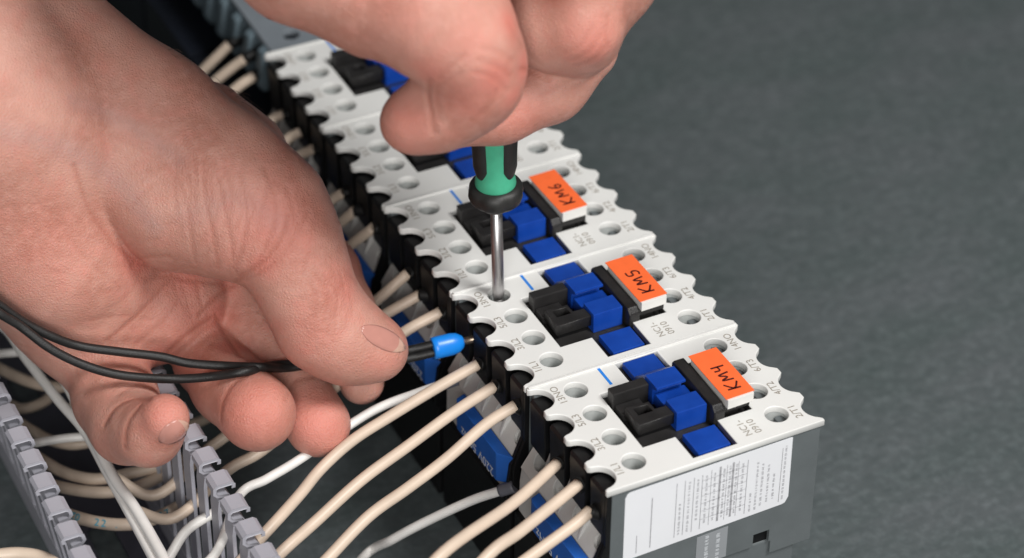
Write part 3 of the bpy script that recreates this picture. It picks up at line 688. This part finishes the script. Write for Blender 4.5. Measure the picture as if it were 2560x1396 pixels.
def finish_hand(Fd, name, red, veins, creases, label):
    # creases: (pixel polyline, radius mm, sink mm, blend)
    crl = []
    for pl, r, sink, k in creases:
        pl = spline(np.array(pl, float), 6) if len(pl) > 2 else np.array(pl, float); P = []
        for p in pl:
            d = Fd.surf(*p)
            if d is not None: P.append(cs(p[0], p[1], d))
        if len(P) < 2: continue
        crl.append((P, r, sink, k))
    for P, r, sink, k in crl:
        n = len(P)
        if sink < .58: continue
        for i in range(n-1):
            f0 = math.sin(math.pi*(i+.3)/n)**.5; f1 = math.sin(math.pi*(i+1.3)/(n+.6))**.5
            off0 = np.array([0, 0, sink*f0-r]); off1 = np.array([0, 0, sink*f1-r])
            if np.linalg.norm(P[i+1]-P[i]) < 12: Fd.carve(P[i]+off0, r, P[i+1]+off1, r, k)
    V, Fq = Fd.mesh()
    tone = np.zeros((len(V), 4), np.float32); tone[:, 3] = 1
    for px, py, rad, amt in red:
        d = Fd.surf(px, py)
        if d is None: continue
        q = np.linalg.norm(V-cs(px, py, d), axis=1)/(rad*d/F_PX); tone[:, 0] = np.maximum(tone[:, 0], amt*np.exp(-q*q*1.2))
    for pl, wd, amt in veins:
        pl = spline(np.array(pl, float), 5); P = [cs(p[0], p[1], Fd.surf(*p) or 660) for p in pl]
        for a, b in zip(P[:-1], P[1:]):
            if np.linalg.norm(b-a) < 12: tone[:, 1] = np.maximum(tone[:, 1], amt*np.exp(-(seg_dist(V, a, b)/wd)**2))
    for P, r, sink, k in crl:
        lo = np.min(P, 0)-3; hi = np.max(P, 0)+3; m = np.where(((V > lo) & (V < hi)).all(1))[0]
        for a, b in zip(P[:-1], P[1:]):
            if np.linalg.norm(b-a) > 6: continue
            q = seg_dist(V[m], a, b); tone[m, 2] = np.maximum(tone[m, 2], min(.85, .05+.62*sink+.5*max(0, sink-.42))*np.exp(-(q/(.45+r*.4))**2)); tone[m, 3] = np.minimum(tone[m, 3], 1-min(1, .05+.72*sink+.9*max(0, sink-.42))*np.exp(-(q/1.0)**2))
    Wd = to_world(V)*S
    me = bpy.data.meshes.new(name); me.vertices.add(len(Wd)); me.vertices.foreach_set('co', Wd.astype(np.float32).ravel())
    me.loops.add(len(Fq)*4); me.loops.foreach_set('vertex_index', Fq.astype(np.int32).ravel())
    me.polygons.add(len(Fq)); me.polygons.foreach_set('loop_start', np.arange(0, len(Fq)*4, 4, dtype=np.int32))
    me.update(calc_edges=True); me.validate()
    at = me.color_attributes.new('tone', 'FLOAT_COLOR', 'POINT'); at.data.foreach_set('color', tone.ravel())
    bm = bmesh.new(); bm.from_mesh(me); bmesh.ops.recalc_face_normals(bm, faces=bm.faces); bm.to_mesh(me); bm.free()
    me.shade_smooth()
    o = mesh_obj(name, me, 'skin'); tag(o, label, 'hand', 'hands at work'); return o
def nail(Fd, parent, base, tip, wid, curve=.2, lift=.34):
    """nail plate laid on the skin: base and tip pixels along its axis, wid half width in px"""
    base = np.array(base, float); tip = np.array(tip, float); ax_ = tip-base; nrm = np.array([-ax_[1], ax_[0]])/np.linalg.norm(ax_)
    nu, nv = 13, 15; G = []; ok = True
    for i in range(nu):
        for j in range(nv):
            u = i/(nu-1); v = 2*j/(nv-1)-1
            e = (1-abs(2*u-1)**3.2)**.5 if 0 < u < 1 else .0
            hw = wid*(.45+.55*(1-abs(2*u-1)**2.6))
            uu = u+(.10*(1-v*v) if u > .5 else -.12*(1-v*v))*abs(2*u-1)
            p = base+ax_*uu+nrm*hw*v
            d = Fd.surf(p[0], p[1])
            if d is None: d = G[-1][2] if G else 660
            G.append(cs(p[0], p[1], d))
    G = np.array(G).reshape(nu, nv, 3)
    for it in range(6):                                   # relax so that the plate is smooth
        H = G.copy(); H[1:-1, 1:-1] = (G[:-2, 1:-1]+G[2:, 1:-1]+G[1:-1, :-2]+G[1:-1, 2:])/4; G = H
    edge = np.ones((nu, nv)); 
    for i in range(nu):
        for j in range(nv): edge[i, j] = min(1, 1.0*min(j, nv-1-j)/2, min(i, 99)/1.5)
    G[:, :, 2] -= lift*edge-.09*(1-edge)
    Wd = to_world(G.reshape(-1, 3))*S
    Fc = [(i*nv+j, i*nv+j+1, (i+1)*nv+j+1, (i+1)*nv+j) for i in range(nu-1) for j in range(nv-1)]
    me = bpy.data.meshes.new('n'); me.from_pydata([tuple(v) for v in Wd], [], Fc); me.shade_smooth()
    o = mesh_obj('fingernail', me, 'nail', parent)
    me.materials.append(M['nailtip'])
    for p in me.polygons:
        if p.index//(nv-1) >= nu-3: p.material_index = 1
    md = o.modifiers.new('s', 'SOLIDIFY'); md.thickness = .0005; md.offset = 0
    return o
VOX = .55
# ---------------------------------------------------------------- hand that holds the wires
FL = Field((-205, -105, 585), (-22, 78, 742), VOX)
# wrist, heel of the hand, thenar mass
FL.chain([B(-420, 40, 655, 330), B(-60, 250, 668, 330)], 8)
FL.chain([B(-60, 250, 668, 330), B(140, 330, 674, 240)], 14)
FL.chain([B(40, 540, 676, 225), B(150, 630, 682, 190), B(260, 700, 690, 150)], 12)                         # thenar pad
FL.chain([B(60, 620, 690, 165), B(190, 790, 694, 135), B(255, 900, 694, 105)], 10)                           # hypothenar
FL.chain([B(290, 665, 705, 150), B(400, 710, 709, 140), B(520, 660, 716, 125)], 12)                         # hollow of the palm
FL.chain([B(320, 775, 699, 120), B(425, 775, 698, 100), B(470, 755, 699, 84)], 9)                            # pad below the fingers
FL.chain([B(508, 340, 694, 138), B(598, 392, 700, 100), B(612, 424, 702, 100)], 10)                          # index knuckle behind
index = [[B(622, 420, 704, 88), B(744, 546, 714, 73), B(826, 678, 716, 66), B(868, 770, 712, 60), B(898, 870, 706, 60), B(904, 955, 701, 57)]]
FL.group(index, 5, 2.5)
middle = [[B(585, 740, 708, 94), B(650, 830, 705, 90), B(715, 940, 700, 84), B(795, 1062, 688, 82)]]
FL.group(middle, 5, 1.4)
ring = [[B(505, 820, 706, 72), B(525, 900, 700, 84), B(572, 965, 690, 87), B(638, 1030, 676, 86)], [B(600, 985, 684, 78), B(648, 1036, 674, 86)]]
FL.group(ring, 5, 1.2)
thumb = [[B(-420, 40, 655, 330), B(-60, 230, 668, 320), B(60, 260, 670, 250)],
         [B(60, 60, 668, 175), B(380, 300, 672, 158), B(560, 440, 670, 150), B(676, 528, 668, 134)],
         [B(120, 280, 672, 200), B(310, 410, 675, 150), B(455, 515, 674, 150), B(590, 562, 669, 122), B(640, 590, 668, 110)],
         [B(676, 530, 668, 132), B(735, 620, 667, 106), B(766, 720, 669, 91), B(800, 820, 673, 93), B(872, 868, 677, 78), B(951, 881, 680, 61)],
         [B(766, 720, 669, 91), B(845, 820, 675, 72), B(930, 864, 679, 60)]]
FL.group(thumb, 8, .9)
pinky = [[B(250, 890, 694, 98), B(290, 1000, 684, 96), B(320, 1065, 674, 86), B(372, 1082, 664, 74), B(412, 1046, 656, 62)]]
FL.group(pinky, 6, 3)
cr = [
 ([(185, 415), (225, 530), (290, 615), (370, 662)], .7, .45, 2.0),
 ([(330, 660), (352, 645), (420, 640)], .7, .4, 1.5), ([(365, 700), (400, 690), (470, 700), (560, 712)], .7, .4, 2.0),
 ([(600, 690), (650, 662), (700, 600), (722, 540)], .5, .55, 1.5), ([(612, 700), (668, 672), (722, 612), (748, 560)], .4, .4, 1.5), ([(690, 640), (740, 590), (770, 530)], .4, .3, 1.5),
 ([(270, 850), (330, 800), (390, 740), (430, 690)], .7, .5, 1.8), ([(300, 830), (370, 770), (420, 730)], .5, .25, 1.8), ([(340, 860), (410, 800), (455, 740)], .5, .3, 1.8),
 ([(500, 785), (545, 740), (590, 705), (655, 655)], .8, .57, 1.5), ([(415, 885), (470, 835), (528, 795)], .7, .57, 1.5), ([(538, 790), (565, 840), (600, 890)], .7, .57, 1.4),
 ([(492, 700), (500, 750), (520, 790)], .6, .4, 1.4), ([(455, 720), (470, 770)], .5, .3, 1.4), ([(430, 680), (445, 740), (480, 790)], .5, .25, 1.4),
 ([(470, 520), (478, 600), (490, 655)], .45, .3, 1), ([(505, 400), (515, 500), (535, 600), (545, 670)], .4, .3, 1), ([(545, 450), (570, 560), (590, 680)], .45, .35, 1),
 ([(600, 430), (615, 520), (610, 600), (585, 670)], .45, .35, 1), ([(660, 420), (690, 520), (670, 600), (640, 670)], .5, .4, 1), ([(715, 470), (735, 540), (718, 600), (680, 650)], .45, .35, 1),
 ([(280, 340), (420, 420), (470, 520)], .4, .12, 1.2),
 ([(790, 690), (820, 725), (815, 785)], .35, .35, .8), ([(812, 690), (842, 735), (838, 795)], .35, .35, .8), ([(770, 700), (792, 745), (785, 790)], .3, .25, .8), ([(830, 680), (858, 730)], .3, .3, .8),
 ([(262, 1062), (290, 1020), (330, 1000), (372, 1002)], .55, .55, 1.2), ([(312, 1118), (320, 1060), (350, 1015)], .5, .5, 1.2), ([(300, 985), (345, 960), (380, 955)], .4, .35, 1), ([(285, 960), (330, 935), (375, 925)], .4, .2, 1),
 ([(552, 1050), (560, 1000), (590, 955), (640, 932), (690, 930)], .6, .45, 1.4), ([(715, 1000), (735, 955), (790, 940)], .5, .35, 1.4), ([(640, 835), (700, 805)], .4, .35, 1), ([(655, 850), (712, 826)], .4, .25, 1),
 ([(230, 800), (300, 790), (380, 800)], .35, .2, 1), ([(140, 430), (240, 560)], .35, .2, 1.2), ([(120, 520), (210, 640), (300, 720)], .4, .18, 1.2),
 ([(852, 690), (862, 740)], .3, .3, 1), ([(876, 690), (890, 705)], .3, .3, 1),
]
for k_ in range(16):                                     # small irregular wrinkles over the thumb's base joint
    t_ = k_/15; x0_ = 450+330*t_+random.uniform(-12, 12); y0_ = 400+110*t_+random.uniform(-40, 40); ln = random.uniform(70, 190); bend = random.uniform(-8, 22)*(1 if t_ < .6 else -1.2)
    cr.append(([(x0_, y0_), (x0_+bend, y0_+ln*.5), (x0_+bend*.6-(30*t_), y0_+ln)], .3, random.uniform(.08, .3), 1))
for k_ in range(14):
    x0_ = random.uniform(800, 890); y0_ = random.uniform(660, 780); cr.append(([(x0_, y0_), (x0_+random.uniform(10, 26), y0_+random.uniform(18, 34)), (x0_+random.uniform(0, 20), y0_+random.uniform(45, 80))], .3, random.uniform(.05, .22), 1))
for k_ in range(30):                                     # palm lines
    x0_ = random.uniform(40, 560); y0_ = random.uniform(480, 900); a_ = random.uniform(-.9, .3); ln = random.uniform(30, 110)
    cr.append(([(x0_, y0_), (x0_+ln*.5*math.cos(a_), y0_+ln*.5*math.sin(a_)+4), (x0_+ln*math.cos(a_), y0_+ln*math.sin(a_))], .3, random.uniform(.03, .16), 1))
redL = [(340, 655, 60, .8), (470, 695, 70, .7), (560, 705, 60, .7), (540, 790, 60, .8), (590, 870, 50, .7), (660, 660, 50, .7), (400, 890, 60, .6), (640, 1030, 120, .6), (800, 1065, 110, .75), (410, 1040, 90, .55), (860, 720, 90, .45), (960, 905, 60, .35), (690, 560, 130, .5), (620, 650, 80, .3), (470, 800, 120, .4), (420, 720, 110, .35), (100, 650, 160, .22), (760, 850, 130, .35), (880, 660, 60, .5), (320, 640, 60, .5)]
veinL = [([(0, 330), (160, 370), (300, 460), (380, 560)], 3.2, .26), ([(180, 250), (320, 310), (450, 400)], 2.4, .2), ([(460, 540), (600, 500), (700, 560)], 3.2, .18)]
surfL0 = FL.D.copy()
handL = finish_hand(FL, 'hand', redL, veinL, cr, 'bare hand pinching two black wires between thumb and forefinger')
nail(FL, handL, (912, 824), (1003, 870), 25, lift=.26)
nail(FL, handL, (404, 1098), (464, 1062), 25, lift=.1)
# black pair of wires led across the palm into the pinch
def on_skin(px, r, dflt): 
    d = FL.surf(*px); return (d-r*1.02) if d is not None else dflt
def hand_wire(path, r, label):
    ds = [on_skin(p, r, None) for p in path]
    k = [i for i, d in enumerate(ds) if d is not None]
    ds = np.interp(range(len(ds)), k, [ds[i] for i in k])
    return path, list(ds)
FERX = U(1158, 854, x=-1.2); FER0 = U(1090, 870, x=-9)
pinch = U(985, 893, d=689.5)
upper = [(-60, 720), (0, 764), (60, 806), (130, 842), (200, 866), (300, 880), (400, 892), (470, 908), (560, 915), (650, 918), (720, 920)]
lower = [(-60, 735), (0, 784), (50, 815), (120, 868), (190, 905), (270, 932), (350, 944), (440, 948), (530, 942), (620, 928), (700, 912)]
dU = np.interp(range(len(upper)), [0, 2, 4, 6, 8, 10], [652, 660, 668, 674, 681, 687]); dL = np.interp(range(len(lower)), [0, 2, 4, 6, 8, 10], [650, 657, 663, 669, 677, 687])
def clear_skin(path, ds, r):
    out = []
    for p, d in zip(path, ds):
        s_ = min([x for x in (FL.surf(p[0], p[1]+dy) for dy in (-8, 0, 8)) if x is not None] or [999]); out.append(min(d, s_-r*.95))
    out = np.array(out); out[1:-1] = np.minimum(out[1:-1], (out[:-2]+out[2:])/2+.6); return out
pr = empty('wire_pair', tuple(U(700, 915, d=688)))
po = -np.array(U(700, 915, d=688))*S
def prpart(name, me, m, parent=None):
    o = mesh_obj(name, me, m, parent or pr)
    if parent is None: o.location = tuple(po)
    return o
for path, ds, off in ((upper, dU, 1.0), (lower, dL, -1.0)):
    ds = clear_skin(path, ds, 1.2)
    P = [U(p[0], p[1], d=d) for p, d in zip(path, ds)]
    t0_ = (P[0]-P[1])/np.linalg.norm(P[0]-P[1])          # the pair goes on out of view and droops to the table
    P = [np.array([P[0][0]-150, P[0][1]-20+8*off, TZ+1.3]), np.array([P[0][0]-95, P[0][1]-8+5*off, TZ+1.6]), np.array([P[0][0]-50, P[0][1]-4+2*off, P[0][2]-38]), P[0]+t0_*22]+P
    dn = -RC[1]
    P += [U(850, 907, d=689)+dn*off*.9, pinch+dn*off*1.05, U(1040, 882, d=690.5)+dn*off*1.1, FER0+dn*off*1.1, FER0+(FERX-FER0)*.3+dn*off*.9]
    prpart('insulated_wire', tube(spline(P, 9), 1.2, 16), 'blackw')
fa = (FERX-FER0)/np.linalg.norm(FERX-FER0); fl = np.linalg.norm(FERX-FER0)
def ovalize(me, axis_, up_, f):
    return me
fer = lathe([(2.0, -1.0), (2.35, -.9), (2.4, fl*.05), (2.4, fl*.55), (2.15, fl*.78), (1.5, fl*.95), (1.15, fl)], 28, FER0, fa)
# twin ferrule collars are oval: stretch across the pair
co = np.array([v.co[:] for v in fer.vertices])/S; c0 = FER0; upv = -RC[1]-fa*(-RC[1]@fa); upv /= np.linalg.norm(upv); dd = (co-c0)@upv; co = co+np.outer(dd, upv)*.28
fer.vertices.foreach_set('co', (co*S).astype(np.float32).ravel()); fer.update()
prpart('ferrule_collar', fer, 'ferrule')
prpart('ferrule_pin', lathe([(1.05, -.5), (1.05, 6.5), (.8, 7.2)], 18, FERX, fa), 'brass')
tag(pr, 'pair of black wires ending in one bright blue twin ferrule', 'wires')
# a few fine hairs along the wrist edge
hp_ = []
for k in range(30):
    t = random.random(); px = 285+t*330+random.uniform(-25, 5); py = -10+t*250+random.uniform(-12, 25)
    d = FL.surf(px, py)
    if d is None: continue
    a = cs(px, py, d); dirv = np.array([random.uniform(.4, 1.0), random.uniform(-.45, .5), -.15]); Lh = random.uniform(3, 7)
    hp_.append(tube(to_world(spline([a, a+dirv*Lh*.5, a+dirv*Lh+np.array([0, Lh*.25, 0])], 3)), [.045]*6+[.015], 4))
if hp_: tag(mesh_obj('arm_hair', join_meshes(hp_), 'hair', handL), None, None, kind='stuff')
# ---------------------------------------------------------------- hand that grips the screwdriver
FR = Field((-100, -150, 520), (62, -22, 720), VOX)
B_plain = B
def B(px, py, d, rpx): return B_plain(px, py, d-22-(300-py)*.075, rpx)
FR.chain([B(1150, -900, 700, 260), B(1120, -420, 690, 300)], 10)
FR.chain([B(1000, -380, 668, 250), B(1300, -330, 680, 260)], 14)
C1 = [[B(1650, -260, 690, 130), B(1532, -60, 686, 105), B(1462, 70, 680, 92)]]
FR.group(C1, 6, 8)
B1 = [[B(1540, -220, 688, 135), B(1475, -60, 683, 128), B(1408, 52, 677, 116), B(1440, 112, 680, 88)], [B(1450, -40, 672, 96), B(1468, 68, 668, 74), B(1478, 110, 671, 60)], [B(1360, -40, 680, 90), B(1352, 70, 676, 84)]]
FR.group(B1, 6, 3)
B2 = [[B(1455, 118, 686, 92), B(1370, 208, 680, 90), B(1250, 270, 673, 80), B(1100, 312, 665, 68)]]
FR.group(B2, 6, 1.0)
FR.group([[B(560, -330, 668, 200), B(760, -130, 664, 180), B(950, -25, 656, 158), B(1070, 10, 650, 142), B(1130, 60, 647, 126)],
          [B(1070, 10, 650, 142), B(1150, 110, 645, 116), B(1188, 190, 643, 98), B(1150, 250, 643, 84), B(1092, 286, 643, 78), B(1028, 306, 643, 79)],
          [B(1150, 40, 652, 110), B(1196, 120, 648, 88)], [B(1225, 170, 648, 66), B(1215, 215, 645, 70)], [B(1090, 60, 644, 120), B(1175, 120, 640, 82)]], 7, 1.0)
crR = [
 ([(1074, 200), (1072, 240), (1080, 290), (1086, 330)], .6, .5, 1.8), ([(1095, 215), (1092, 260), (1098, 300)], .5, .25, 1.8), ([(1205, 285), (1228, 262), (1240, 225)], .5, .3, 1.5), ([(1180, 300), (1215, 268), (1222, 240)], .5, .25, 1.5), ([(1195, 150), (1240, 165), (1275, 190)], .5, .25, 1.5), ([(1205, 120), (1250, 130), (1278, 150)], .5, .25, 1.5), ([(1190, 180), (1235, 195), (1268, 225)], .5, .22, 1.5), ([(1430, 150), (1470, 130), (1500, 90)], .5, .25, 1.5), ([(1445, 165), (1488, 145), (1518, 110)], .5, .25, 1.5), ([(1410, 130), (1450, 112), (1480, 70)], .5, .2, 1.5), ([(1350, 240), (1400, 215), (1450, 190)], .5, .15, 1.5),
 ([(1100, 195), (1128, 165), (1160, 140)], .5, .3, 1.6), ([(1112, 206), (1150, 182)], .35, .2, 1.2), ([(1120, 180), (1140, 150)], .35, .2, 1.2),
 ([(1304, 173), (1330, 180), (1372, 196)], .7, .5, 1.8), ([(1272, 60), (1300, 110), (1350, 160)], .5, .2, 2), ([(1520, 40), (1514, 80), (1520, 120)], .5, .25, 1.5),
]
redR = [(1020, 310, 90, .5), (1236, 200, 70, .8), (1160, 250, 90, .45), (1310, 170, 60, .9), (1275, 60, 50, .8), (1285, 240, 50, .7), (1490, 110, 90, .6), (1180, 110, 80, .35), (1000, 60, 120, .2), (1290, 40, 70, .5), (1080, 180, 60, .6), (1300, 280, 80, .4)]
handR = finish_hand(FR, 'hand', redR, [], crR, 'bare hand closed round the screwdriver handle above the contactors')
scn.view_layers[0].update()
